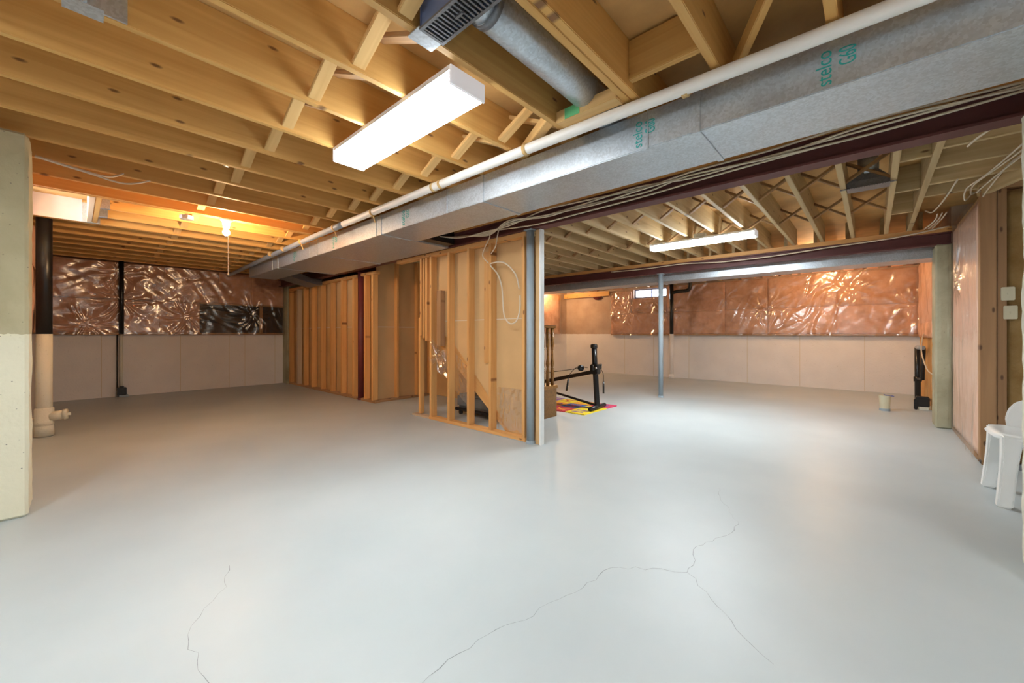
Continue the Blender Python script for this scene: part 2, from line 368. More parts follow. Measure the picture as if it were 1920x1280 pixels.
wall('wall_pier_left', [(-3.73, -3.43, -3.0, -.17, 0, 2.10)], 'pier_concrete')
wall('wall_pier_right', [(.485, .80, 2.52, 2.79, 0, 1.951)], 'pier_pale')
wall('wall_pier_middle', [(.50, .628, 6.17, 6.5, 0, 1.951)], 'bare_pier')
wall('wall_back', [(-3.43, 3.0, -3.0, -2.8, 0, ZS), (-3.73, -3.6, -3.0, -.63, 2.10, ZS)])
wall('wall_alcove', [(2.6, 2.9, -2.8, YR, 0, ZS)])
def rough_pier(name, mat):
    import bmesh
    o = bpy.data.objects[name]; bm = bmesh.new(); bm.from_mesh(o.data)
    bmesh.ops.bevel(bm, geom=list(bm.edges), offset=.014, segments=1, affect='EDGES')
    for axis, step in ((2, .035), (1, .035), (0, .035)):
        lo = min(v.co[axis] for v in bm.verts); hi = max(v.co[axis] for v in bm.verts); k = max(1, int((hi - lo) / (step if hi - lo < 2.2 else .07)))
        for i in range(1, k):
            co = Vector((0, 0, 0)); co[axis] = lo + (hi - lo) * i / k; no = Vector((0, 0, 0)); no[axis] = 1
            bmesh.ops.bisect_plane(bm, geom=list(bm.verts) + list(bm.edges) + list(bm.faces), plane_co=co, plane_no=no)
    bm.normal_update()
    for v in bm.verts:
        p = v.co
        d = mn.noise(p * 9) * .004 + mn.noise(p * 28) * .003
        band = abs(mn.noise(Vector((p.x * 7, p.y * 7, p.z * .35))))
        if band < .05: d -= .007 * (1 - band / .05)
        if .01 < p.z: v.co += v.normal * d
    bm.to_mesh(o.data); bm.free()
for nm_ in ('wall_pier_left', 'wall_pier_right', 'wall_pier_middle'): rough_pier(nm_, None)
# form joints cast into the white walls
fm = MB().box(0, .007, 0, .004, 0, .97).mesh('form_joint', 'white_tape')
for x in (-4.6, -3.86, -3.05, -1.9, -1.02, -.1): link('form_joint', fm, wf, Matrix.Translation((x, YR - .004, .005)))
for y in (.28, 1.24, 1.95, 2.2, 2.72): link('form_joint', fm, wl, Matrix.Translation((XL + .003, y, .005)) @ Matrix.Rotation(math.pi / 2, 4, 'Z'))
# ---- windows
def window(name, x0, x1, y, yo, z0, z1, sgn, cols=2):
    e = struct(empty(name, ((x0 + x1) / 2, y, z0))); t = .035
    m = MB(); m.box(x0, x0 + t, y, yo, z0, z1); m.box(x1 - t, x1, y, yo, z0, z1); m.box(x0 + t, x1 - t, y, yo, z0, z0 + t); m.box(x0 + t, x1 - t, y, yo, z1 - t, z1)
    m.build('window_frame', 'window_vinyl', e)
    ym = (y + yo) / 2
    for k in range(cols):
        a = x0 + t + (x1 - x0 - 2 * t) * k / cols; b = x0 + t + (x1 - x0 - 2 * t) * (k + 1) / cols
        if k: MB().box(a - .012, a + .012, ym - .015, ym + .015, z0 + t, z1 - t).build('mullion', 'window_vinyl', e)
        MB().box(a, b, ym - .003, ym + .003, z0 + t, z1 - t).build('pane', 'window_glass', e)
window('window_1', FX0, FX1, YR + .06, YR + .16, FZ0, FZ1, 1)
window('window_2', WX0, WX1, -.40, -.48, WZ0, ZS - .03, -1)

# ---- joists -----------------------------------------------------------------------------------
T = .036
def joist(x, y0, y1, mat='joist_wood', n='joist'):      # x is the -X edge
    return board(n, (x + T / 2, y0, ZJ + JD / 2), (x + T / 2, y1, ZJ + JD / 2), JD, T, mat, ceil)
bay1 = [-.125 - .3865 * k for k in range(24)]
for i, x in enumerate(bay1):
    if x < XL + .03: continue
    y0 = -2.8 if x > -3.4 else -.33
    if -5.6 < x < -5.0: y0 = .155
    joist(x, y0, 2.82)
for x in (-.861, -4.718, -5.96): joist(x + (0 if x != -5.96 else .0), -2.8 if x > -3 else -.33, 2.82)   # doubled plies
for k in range(1, 7): joist(-.125 + .3865 * k, -2.8, 2.82)
for k in range(2): board('header', (-5.925, .10 + .037 * k, ZJ + JD / 2), (-4.76, .10 + .037 * k, ZJ + JD / 2), JD, T, 'pale_board' if k == 0 else 'joist_wood', ceil)
bay2 = [.10 - .285 * k for k in range(23)]
for x in bay2:
    if x > -6.3: joist(x, 2.82, 6.30, 'pale_lit_joist_wood')
joist(.285, 2.82, 6.30, 'pale_lit_joist_wood')
for k in range(22):
    x = .38 - .31 * k
    if x > -6.3: joist(x, 6.30, YR, 'pale_lit_joist_wood')
for y in (3.15, 3.55, 3.95, 4.35, 4.72): board('joist', (.32, y, ZJ + JD / 2), (2.6, y, ZJ + JD / 2), JD, T, 'pale_lit_joist_wood', ceil)
board('trimmer', (.62, 4.72, ZJ - .02), (1.3, 3.0, ZJ - .02), .09, .04, 'pale_lit_joist_wood', ceil)
# flat nailers between the trimmer and the next joist
for y in (3.3, 3.72, 4.5, 5.3): board('blocking', (.135, y, ZJ + .12), (.285, y, ZJ + .12), .2, T, 'pale_lit_joist_wood', ceil)
# cross bridging: pairs of strips from the foot of one joist to the head of its neighbour
def bridging(xa, xb, y, ma, mb, wd=.06, t=.02, both=True, sep=.035):
    a, b = xa + T, xb
    board('bridging', (a - .004, y, ZJ + .022), (b + .004, y, ZS - .03), t, wd, ma, ceil, up=(1, 0, 0) if False else (0, 0, 1))
    if both: board('bridging', (a - .004, y + wd + sep, ZS - .03), (b + .004, y + wd + sep, ZJ + .022), t, wd, mb, ceil)
b1 = sorted([-.125 + .3865 * k for k in range(1, 7)] + bay1)
for a, b in zip(b1, b1[1:]):
    if a < XL or a > .9: continue
    if abs(a + .897) < .02: continue
    bridging(a, b, .80 + random.uniform(-.02, .02), 'blocking_wood', 'old_wood')
    if not (-1.3 < a < -.5): bridging(a, b, 1.70 + random.uniform(-.03, .03), 'blocking_wood', 'blocking_wood', both=(a < -1.5))
b2 = sorted(bay2)
for a, b in zip(b2, b2[1:]):
    if a < -6.3: continue
    for y in (3.95, 4.97): bridging(a, b, y + random.uniform(-.02, .02), 'dark_bridging', 'dark_bridging', wd=.045, t=.018)
# blocks beside the duct
blk = board('blocking', (-1.246, 1.76, ZJ + .02), (-.897, 1.76, ZJ + .02), .06, .075, 'blocking_wood', ceil)
gp = MB().box(-1.19, -1.10, 1.7205, 1.7215, ZJ - .008, ZJ + .046).build('paint_mark', 'green_paint', blk)
board('bridging', (-1.652, 1.93, ZJ + .03), (-1.283, 1.73, ZJ + .05), .06, .055, 'blocking_wood', ceil)
board('blocking', (-.825, 1.72, ZJ + .12), (-.511, 1.72, ZJ + .12), .18, T, 'joist_wood', ceil)
board('brace', (-.49, 1.35, ZS - .05), (-.09, 1.52, ZS - .1), .08, .04, 'dark_bridging', ceil)
board('brace', (-.44, 1.95, ZJ + .05), (-.09, 1.40, ZS - .03), .07, .03, 'joist_wood', ceil)
# plate strips above the steel beams
board('beam_plate', (-8.9, 2.82, 2.109), (.95, 2.82, 2.109), .038, .13, 'stud_wood', ceil)
board('beam_plate', (-6.34, 6.24, 2.105), (.62, 6.24, 2.105), .05, .15, 'stud_wood', ceil)
# joist hanger with the end of a cut-off board
hg = MB(); hg.box(-2.022, -2.014, .02, .13, ZJ + .002, ZJ + .2); hg.box(-2.022, -1.95, .02, .028, ZJ - .003, ZJ + .2)
hg.box(-2.06, -1.98, -.03, .07, ZJ - .006, ZJ); hg.build('joist_hanger', 'galvanised', ceil)
for x in (-5.529, -5.1425): MB().box(x - .004, x + T + .004, .155, .215, ZJ - .003, ZJ + .19).build('joist_hanger', 'galvanised', ceil)
MB().box(-5.888, -5.85, .05, .175, ZJ - .004, ZJ + .19).build('joist_hanger', 'galvanised', ceil)

MB().box(-5.888, -5.880, -.33, .05, ZJ, ZS).build('daylit_panel', 'daylit_panel', ceil)  # pale panel added over the trimmer joist for its daylit look
MB().tube([(-3.30, .70, ZJ + .03), (-3.30, .74, ZS)], .02, 12).build('conduit_stub', 'galvanised', ceil, True)
# ================================================================ insulated walls
def puff(nu, nv, org, du, dv, nrm, depth, seed, amp=.02, edge=.10):
    """soft batt: grid over org + u*du + v*dv, swelling along nrm, drawn in at its edges"""
    org, du, dv, nrm = map(Vector, (org, du, dv, nrm)); m = MB()
    lu, lv = du.length, dv.length
    def fn(u, v):
        e = min(1, min(u, 1 - u) * lu / .09) ** .5 * min(1, min(v, 1 - v) * lv / .09) ** .5
        p = org + du * u + dv * v
        k = mn.noise(p * 4.5 + Vector((seed, 0, 0))) * amp + mn.noise(p * 11 + Vector((0, seed, 0))) * amp * .4
        return p + nrm * (depth * (1 - edge + edge * e) + k * e)
    m.grid(nu, nv, fn)
    # border back to the wall
    n = len(m.v)
    ring = [i for i in range(nu + 1)] + [(j + 1) * (nu + 1) - 1 for j in range(1, nv + 1)] + [nv * (nu + 1) + i for i in range(nu - 1, -1, -1)] + [j * (nu + 1) for j in range(nv - 1, 0, -1)]
    back = {}
    for i in ring:
        p = m.v[i]; q = p - nrm * ((p - org).dot(nrm)); back[i] = len(m.v); m.v.append(q)
    for a, b in zip(ring, ring[1:] + ring[:1]): m.f.append((a, b, back[b], back[a]))
    return m
def ridged(p): return (1 - abs(mn.noise(p))) ** 3
def sheet(nu, nv, org, du, dv, nrm, lift, seed, amp=.016, dirs=((3, 9),), pins=()):
    """poly sheet with long pulled creases; pins = points where the folds gather"""
    org, du, dv, nrm = map(Vector, (org, du, dv, nrm)); lu, lv = du.length, dv.length; m = MB()
    def fn(u, v):
        a, b = u * lu, v * lv; h = 0
        mask = .35 + .65 * max(0, min(1, .5 + 1.6 * mn.noise(Vector((a * 1.3, b * 1.7, seed + 5)))))
        for k, (ang, fr) in enumerate(dirs):
            wob = mn.noise(Vector((a * 1.6, b * 1.6, seed + k))) * .5
            c, s = math.cos(ang + wob * .5), math.sin(ang + wob * .5)
            along, across = a * c + b * s, -a * s + b * c
            q = mn.noise(Vector((along * fr * .22, across * fr + wob * 2, seed * 3 + k)))
            h += (q * .7 + .5 * (1 - abs(q)) ** 2) * amp * mask / (1 + .3 * k)
        for (pa, pb, st) in pins:
            dx, dy = a - pa, b - pb; r = math.hypot(dx, dy); an = math.atan2(dy, dx)
            h += st * math.exp(-(r / .24) ** 2) * (math.sin(an * 9 + 7 * mn.noise(Vector((an * 2, r * 4, seed)))) * min(1, r / .08)) * amp
        h += mn.noise(Vector((a * 2, b * 2, seed))) * .012
        return org + du * u + dv * v + nrm * (lift + h)
    return m.grid(nu, nv, fn)

# ---- left wall (faces +X): two courses of batts, a bare stretch of black sheathing at the right end
n = 0
for (y0, y1) in ((-.30, .46), (.50, 1.02), (1.02, 1.78), (1.78, 2.30), (2.30, 2.86)):
    puff(26, 18, (XL, y0, 1.56), (0, y1 - y0, 0), (0, 0, .58), (1, 0, 0), .075, n).build('insulation_batt', 'pink_batt', wl, True); n += 1
for (y0, y1) in ((-.30, .46), (.50, .95), (.95, 1.50)):
    puff(26, 18, (XL, y0, 1.02), (0, y1 - y0, 0), (0, 0, .53), (1, 0, 0), .075, n).build('insulation_batt', 'pink_batt', wl, True); n += 1
MB().box(XL, XL + .02, 1.50, 2.86, 1.02, 1.545).build('sheathing', 'dark_sheathing', wl)
board('furring', (XL + .05, 2.46, 1.02), (XL + .05, 2.46, 1.55), .05, .05, 'old_wood', wl, up=(0, 1, 0))
board('furring', (XL + .045, -.32, 1.005), (XL + .045, 2.86, 1.005), .03, .085, 'old_wood', wl)
board('furring', (XL + .04, 1.50, 1.55), (XL + .04, 2.86, 1.55), .025, .07, 'old_wood', wl)
sheet(200, 84, (XL, -.30, .995), (0, 3.16, 0), (0, 0, 1.13), (1, 0, 0), .090, 3.3, .022, ((-.75, 9), (.35, 8), (1.2, 6)), ((.78, .55, 1.3), (.78, 1.0, .8), (1.6, .3, 1), (.4, .15, .8), (2.6, .4, 1.0))).build('vapour_barrier', 'clear_poly', wl, True)
# ---- side wall (faces +Y), seen edge on beside the pier
for x0, x1 in ((-8.9, -7.6), (-7.6, -6.3), (-4.8, -3.78)):
    puff(30, 24, (x0, -.33, 1.02), (x1 - x0, 0, 0), (0, 0, 1.08), (0, 1, 0), .06, n).build('insulation_batt', 'pink_batt', ws, True); n += 1
puff(24, 16, (-6.3, -.33, 1.02), (1.5, 0, 0), (0, 0, .66), (0, 1, 0), .06, n).build('insulation_batt', 'pink_batt', ws, True)
# ---- far wall (faces -Y)
for (x0, x1, z0, z1) in ((-4.93, -4.40, 1.50, 2.06), (-4.36, -3.50, 1.50, 1.86), (-3.50, -2.30, 1.50, 2.10), (-2.30, -1.53, 1.50, 2.10), (-1.53, -.46, 1.50, 2.10), (-.46, .56, 1.50, 2.10),
                         (-4.93, -3.40, 1.0, 1.50), (-3.40, -2.30, 1.0, 1.50), (-2.30, -1.53, 1.0, 1.50), (-1.53, -.46, 1.0, 1.50), (-.46, .56, 1.0, 1.50)):
    n += 1; puff(26, 18, (x0, YR, z0), (x1 - x0, 0, 0), (0, 0, z1 - z0), (0, -1, 0), .08, n, .022).build('insulation_batt', 'pink_batt', wf, True)
board('furring', (-4.93, YR - .045, .985), (.6, YR - .045, .985), .03, .09, 'old_wood', wf)
for a, b, z1, sd in ((-4.94, -4.38, 2.07, 1.1), (-4.38, -3.46, 1.86, 2.7), (-3.46, -1.52, 2.11, 4.9), (-1.54, .57, 2.11, 7.7)):
    L_ = b - a
    sheet(int(L_ * 62), 84 if z1 > 2 else 64, (a, YR, .975), (L_, 0, 0), (0, 0, z1 - .975), (0, -1, 0), .098, sd, .032, ((1.2, 9), (.6, 8), (-.5, 6)),
          ((.06, .55, .8), (L_ - .08, .5, .7), (L_ * .62, .8, .4))).build('vapour_barrier', 'clear_poly', wf, True)
for k, x in enumerate((-5.6, -4.9, -2.0, -1.62, -1.31, -1.0, -.69, -.38, -.07, .24)):
    puff(12, 8, (x, YR, ZJ), (.26, 0, 0), (0, 0, .2), (0, -1, 0), .09, 40 + k, .03).build('rim_insulation', 'pink_batt', wf, True)
board('header', (-6.34, YR - .12, 2.035), (-4.96, YR - .12, 2.035), .12, .05, 'joist_wood', wf)
MB().tube([(-5.35, YR + .02, 2.0), (-5.35, YR - .08, 2.0)], .11, 16).build('pipe_stub', 'red_post', wf, True)
# ---- end wall (faces +X)
puff(26, 18, (-6.35, 6.6, 1.0), (0, 2.25, 0), (0, 0, 1.05), (1, 0, 0), .08, 60).build('insulation_batt', 'pink_batt', we, True)
sheet(110, 60, (-6.35, 6.6, .99), (0, 2.27, 0), (0, 0, 1.08), (1, 0, 0), .10, 9.2, .018, ((.8, 6), (1.4, 5))).build('vapour_barrier', 'clear_poly', we, True)
# ---- framed wall on the right, wrapped in poly (faces -X)
wp = struct(empty('wall_wrapped', (.62, 4.66, 0)))
board('sole_plate', (.68, 4.66, .018), (.68, 6.16, .018), .036, .12, 'old_wood', wp)
for k in range(4):
    y0 = 4.74 + k * .355
    puff(14, 44, (.64, y0, .04), (0, .35, 0), (0, 0, 2.02), (-1, 0, 0), .015, 70 + k, .006).build('insulation_batt', 'peach_batt', wp, True)
MB().box(.655, .76, 4.75, 6.16, .036, ZJ).build('sheathing', 'kraft', wp)
board('stud', (.655, 4.705, .036), (.655, 4.705, ZJ - .04), .08, .09, 'old_wood', wp, up=(1, 0, 0))
board('stud', (.722, 4.71, .036), (.722, 4.71, ZJ - .04), .046, .09, 'old_wood', wp, up=(1, 0, 0))
board('top_plate', (.61, 4.71, ZJ - .02), (2.6, 4.71, ZJ - .02), .04, .09, 'old_wood', wp)
board('sole_plate', (.62, 4.71, .018), (2.6, 4.71, .018), .036, .09, 'grey_paint_or_shade', wp)
for k in range(4):
    x0 = .75 + k * .46
    puff(20, 40, (x0, 4.75, .04), (.45, 0, 0), (0, 0, 2.03), (0, -1, 0), .055, 80 + k, .02).build('insulation_batt', 'yellow_batt', wp, True)
MB().box(.75, 2.6, 4.755, 4.80, .036, ZJ).build('sheathing', 'kraft', wp)
sheet(84, 130, (.615, 4.655, .03), (0, 1.56, 0), (0, 0, 2.06), (-1, 0, 0), .014, 12.4, .018, ((1.45, 9), (1.2, 8), (1.7, 7)), ((.9, 1.5, .8),)).build('vapour_barrier', 'clear_poly', wp, True)
# ---- services wall past the pier: bare studs and orange sheathing
wv = wr
for y in (7.2, 7.6, 8.0, 8.4, 8.8, 9.18): board('stud', (.60, y, 0), (.60, y, ZJ), .036, .05, 'stud_wood', wv, up=(0, 1, 0))
for k, (a, b) in enumerate(((6.52, 7.18), (7.22, 7.98), (8.02, 8.78), (8.82, 9.16))):
    puff(16, 22, (.62, a, .95), (0, b - a, 0), (0, 0, 1.15), (-1, 0, 0), .07, 90 + k).build('insulation_batt', 'pink_batt', wv, True)
sheet(100, 44, (.62, 6.52, 1.15), (0, 2.6, 0), (0, 0, .92), (-1, 0, 0), .10, 15, .018, ((1.3, 5), (.4, 5))).build('vapour_barrier', 'clear_poly', wv, True)

# ================================================================ partitions around the stair
YF = 2.80; D = .083
wn = struct(empty('wall_stair', (-3.3, YF, 0)))
board('sole_plate', (-4.21, YF + D / 2, .012), (-3.86, YF + D / 2, .012), .024, D, 'pale_board', wn)
board('sole_plate', (-3.86, YF + D / 2, .018), (-2.375, YF + D / 2, .018), .036, D, 'stud_wood', wn)
MB().box(-4.23, -2.37, YF - .012, YF + D, 0, .003).build('paint_line', 'blue_grey_paint', wn)
board('top_plate', (-4.56, YF + D / 2, 1.929), (-2.375, YF + D / 2, 1.929), .042, D, 'stud_wood', wn)
for x in (-3.85, -3.52, -3.19, -2.86): stud(x, YF, YF + D, .036, 1.908, T, 'stud_wood', wn)
stud(-2.42, YF, YF + D, .036, 1.908, T, 'stud_wood', wn)
stud(-3.74, YF + .02, YF + D, .86, 1.50, .08, 'old_wood', wn, 'scab')
stud(-2.99, YF + .06, YF + D, .70, 1.85, .07, 'stud_wood', wn, 'scab')
for x, z in ((-4.06, .98), (-4.0, .95), (-3.95, .92)): stud(x, YF + .01 , YF + D, z, 1.908, T, 'stud_wood', wn, 'cripple')
stud(-4.10, YF + .02, YF + D, .036, 1.2, T, 'stud_wood', wn, 'cripple')
# wallboard on the stair side, cut along the stringer
yb = YF + D
poly = [(-2.26, .01), (-2.62, .01), (-3.10, .52), (-3.52, .90), (-4.12, 1.25), (-4.12, 1.905), (-2.26, 1.905)]
MB().prism(poly, lambda x, z: (x, yb, z), lambda x, z: (x, yb + .013, z)).build('wallboard', 'kraft', wn)
MB().box(-4.1, -2.3, yb - .001, yb, 1.146, 1.154).build('board_joint', 'white_tape', wn)
board('jamb', (-2.243, YF + .045, .0), (-2.243, YF + .045, 1.945), .05, .06, 'kraft', wn, up=(1, 0, 0))
MB().box(-2.218, -2.203, YF + .010, YF + .062, 0, 1.945).build('corner_bead', 'white_plastic', wn)
MB().grid(14, 14, lambda u, v: (-3.86 + .32 * u, YF + .012 + .05 * mn.noise(Vector((u * 5, v * 5, 2))), .70 + .26 * v + .08 * mn.noise(Vector((u * 4, v * 4, 9))) - .2 * u)).build('torn_poly', 'clear_poly', wn, True)
MB().grid(20, 20, lambda u, v: (-3.48 + .30 * u, yb - .012 + .012 * mn.noise(Vector((u * 7, v * 7, 4))), .38 + .42 * v - .22 * u)).build('torn_poly', 'clear_poly', wn, True)
MB().grid(24, 24, lambda u, v: (-2.80 + .36 * u, yb - .012 + .012 * mn.noise(Vector((u * 9, v * 9, 7))), .05 + .42 * v)).build('torn_poly', 'clear_poly', wn, True)
# ---- partition further along
YG = 2.90
wg = struct(empty('wall_storage', (-7, YG, 0)))
for a, b in ((-8.7, -5.85), (-5.71, -5.29)): board('sole_plate', (a, YG + D / 2, .018), (b, YG + D / 2, .018), .036, D, 'old_wood', wg)
for a, b in ((-8.7, -5.845), (-5.715, -5.29)): board('top_plate', (a, YG + D / 2, 1.89), (b, YG + D / 2, 1.89), .04, D, 'stud_wood', wg)
for i, x in enumerate((-8.70, -8.28, -7.95, -7.58, -7.18, -6.79, -6.39, -5.99, -5.62, -5.40)):
    stud(x, YG, YG + D, .036, 1.87, .06 if i < 2 else T + .012, ['stud_wood', 'pale_board', 'stud_wood', 'stud_wood'][i % 4] if i < 4 else 'stud_wood', wg)
MB().box(-8.7, -5.42, YG + D + .014, YG + D + .027, .01, 1.90).build('wallboard', 'kraft', wg)
MB().box(-8.6, -5.66, YG + D + .013, YG + D + .014, 1.105, 1.115).build('board_joint', 'white_tape', wg)
MB().box(-5.36, -5.352, YG + .01, YG + .03, 1.1, 1.87).build('board_joint', 'white_tape', wg)
wall('wall_pier_corner', [(-8.95, -8.72, YG - .03, 3.3, 0, ZS)], 'bare_pier')
# ---- return wall of the recess (faces +X)
wc = struct(empty('wall_recess', (-5.4, 3.4, 0)))
MB().box(-5.42, -5.407, YG + D, 3.98, .01, ZJ).build('wallboard', 'kraft', wc)
board('sole_plate', (-5.37, YG, .018), (-5.37, 3.98, .018), .036, .07, 'old_wood', wc)
for y in (3.30, 3.66, 3.9): board('stud', (-5.37, y, .036), (-5.37, y, ZJ), T, .07, 'stud_wood', wc, up=(0, 1, 0))
MB().box(-5.407, -5.405, YG + .1, 3.9, 1.10, 1.11).build('board_joint', 'white_tape', wc)
# ---- wall on the far side of the stair (faces -Y)
wz = struct(empty('wall_stairwell', (-4.2, 3.95, 0)))
MB().box(-6.35, -3.25, 3.95, 3.963, .01, ZJ).build('wallboard', 'kraft', wz)
for x in (-6.2, -5.3, -4.9, -4.5, -4.1, -3.7, -3.29): stud(x, 3.963, 3.963 + D, .0, ZJ, T, 'stud_wood', wz)
# ---- stair
st = empty('staircase', (-2.7, 3.4, 0), 'plain wooden basement stair rising behind the open stud partition', 'stairs')
sl = (Vector((-5.15, 0, 1.98)) - Vector((-2.60, 0, -.02)))
for y, x0, z0 in ((2.925, -2.63, .075), (3.655, -2.98, .35)): board('stringer', (x0, y, z0), (-2.63 + sl.x * .55, y, .075 + sl.z * .55), .20, .036, 'stud_wood', st)
for k in range(1, 6):
    x = -2.74 - .232 * k; z = .182 * (k + 1)
    board('tread', (x - .10, 2.945, z), (x - .10, 3.63, z), .03, .25, 'stud_wood', st)
    board('riser', (x + .015, 2.945, z - .105), (x + .015, 3.63, z - .105), .16, .018, 'old_wood', st)
# ---- stair railing at the foot
rl = empty('stair_railing', (-2.88, 3.83, 0), 'dark stained oak stair railing with turned balusters on a solid base', 'railing')
MB().box(-2.955, -2.845, 3.70, 3.95, 0, .355).build('base_panel', 'oak_stain', rl, bevel=.006)
MB().box(-2.965, -2.835, 3.69, 3.96, .34, .38).build('base_cap', 'oak_stain', rl, bevel=.006)
prof = [(.021, 0), (.021, .18), (.014, .19), (.020, .20), (.012, .21), (.019, .235), (.023, .26), (.015, .32), (.012, .42), (.016, .44), (.012, .45), (.019, .46), (.021, .47), (.021, .70)]
for y in (3.735, 3.825, 3.915): MB().lathe((-2.89, y, .38), prof, 12).build('baluster', 'oak_stain', rl, True)
MB().box(-2.93, -2.85, 3.70, 3.95, 1.07, 1.10).build('handrail', 'oak_stain', rl, bevel=.008)
MB().box(-2.93, -2.85, 3.70, 3.95, 1.10, 1.104).build('handrail_highlight', 'chrome', rl)  # chrome strip stands in for the silver highlight on the dark cap

# ================================================================ steel beams and posts
def ibeam(name, x0, x1, y, z0, z1, fl_, label):
    h = fl_ / 2; t = .014; s_ = .006
    pr = [(-h, z0), (h, z0), (h, z0 + t), (s_, z0 + t), (s_, z1 - t), (h, z1 - t), (h, z1), (-h, z1), (-h, z1 - t), (-s_, z1 - t), (-s_, z0 + t), (-h, z0 + t)]
    o = MB().prism(pr, lambda a, z: (x0, y + a, z), lambda a, z: (x1, y + a, z)).build(name, 'steel_primer')
    return tag(o, label, 'beam')
ibeam('steel_beam', -8.9, .80, 2.82, 1.951, 2.09, .106, 'long dark red steel beam with cables draped along it above the stud wall')
ibeam('steel_beam', -6.34, .62, 6.24, 1.951, 2.08, .106, 'dark red steel beam carried by the slim grey post and the rough concrete pier')
def post(x, y, r, mat, top, label):
    e = empty('steel_post', (x, y, 0), label, 'post')
    MB().tube([(x, y, .006), (x, y, top - .008)], r, 24).build('shaft', mat, e, True)
    MB().box(x - r * 1.25, x + r * 1.25, y - r * 1.25, y + r * 1.25, top - .008, top).build('cap_plate', mat, e)
    MB().lathe((x, y, 0), [(r * 1.12, 0), (r * 1.12, .02), (r * 1.02, .03)], 20).build('base', mat, e)
    return e
post(-2.312, 2.80, .036, 'blue_grey_paint', 1.951, 'thick blue-grey steel post at the end of the open stud wall')
post(-2.47, 6.22, .036, 'blue_grey_paint', 1.951, 'slim pale grey steel post standing alone on the open floor')
post(-5.78, 2.945, .05, 'red_post', 1.951, 'dark red steel post set between the studs of the partition')

# ================================================================ main duct and its fittings
DY0, DY1, DZ0, DZ1 = 1.935, 2.335, 1.935, 2.122
du = empty('sheet_metal_duct', (-3, 2.1, DZ0), 'long rectangular galvanised sheet metal duct with stencilled lettering below the joists', 'duct')
edges = [.95, -.60, -2.04, -3.42, -4.87, -6.24, -7.62]
for a, b in zip(edges, edges[1:]):
    wide = -6.3 < b and a < -3.3
    MB().box(b, a, DY0, 2.74 if wide else DY1, DZ0, DZ1).build('duct_section', 'galvanised', du, bevel=.004)
for x in edges[1:-1]:
    wide = -6.3 < x < -3.5
    MB().box(x - .016, x + .016, DY0 - .006, (2.74 if wide else DY1) + .002, DZ0 - .006, DZ1).build('seam_cleat', 'galvanised', du, bevel=.002)
for x in (-.835, -2.435, -3.50, -5.11, -6.47): MB().box(x - .003, x + .003, DY0 - .005, DY0 + .002, DZ0, DZ1).build('seam_rib', 'galvanised', du)
MB().box(-3.42, -3.30, DY1, 2.72, DZ0 + .02, DZ0 + .16).build('dark_opening', 'black_metal', du)  # solid black block for the shade inside the open duct end
tk = MB(); tk.prism([(DY1 - .02, DZ0 + .02), (2.78, DZ0 - .09), (2.88, DZ0 - .09), (2.88, DZ0 + .008), (2.72, DZ0 + .01), (DY1 - .02, DZ1 - .04)], lambda y, z: (-7.55, y, z), lambda y, z: (-7.05, y, z))
tk.build('takeoff_boot', 'galvanised_dark', du)
def duct_text(s, x, zc, size, sx):
    me = text_mesh(s, size, 'teal_ink', .0006, sx)
    mw = Matrix(((0, -1, 0, x), (0, 0, -1, DY0 - .001), (1, 0, 0, zc), (0, 0, 0, 1)))
    return link('stencil_lettering', me, du, mw)
for x, dx in ((-.115, .07), (-.865, .065), (-3.02, .07), (-4.42, .07), (-5.6, .07)):
    duct_text('stelco', x - .02, (DZ0 + DZ1) / 2 - .012, .070, .80); duct_text('G60', x + dx - .02, (DZ0 + DZ1) / 2 + .012, .072, .56)
# thin hanger straps
# ---- second duct behind the far beam
d2 = empty('sheet_metal_duct', (-2.5, 6.5, 1.85), 'flat galvanised duct running just behind the beam on the slim grey post', 'duct')
for a, b in ((.62, -1.05), (-1.05, -2.6), (-2.6, -4.3), (-4.3, -6.3)):
    MB().box(b, a, 6.42, 6.82, 1.85, 2.0).build('duct_section', 'galvanised', d2, bevel=.004)
    if b > -6: MB().box(b - .012, b + .012, 6.412, 6.83, 1.842, 2.008).build('seam_cleat', 'galvanised', d2)
for x in (-5.5, -3.5, -1.5, .2): MB().box(x - .012, x + .012, 6.55, 6.58, 2.0, ZJ + .05).build('hanger_strap', 'galvanised', d2)
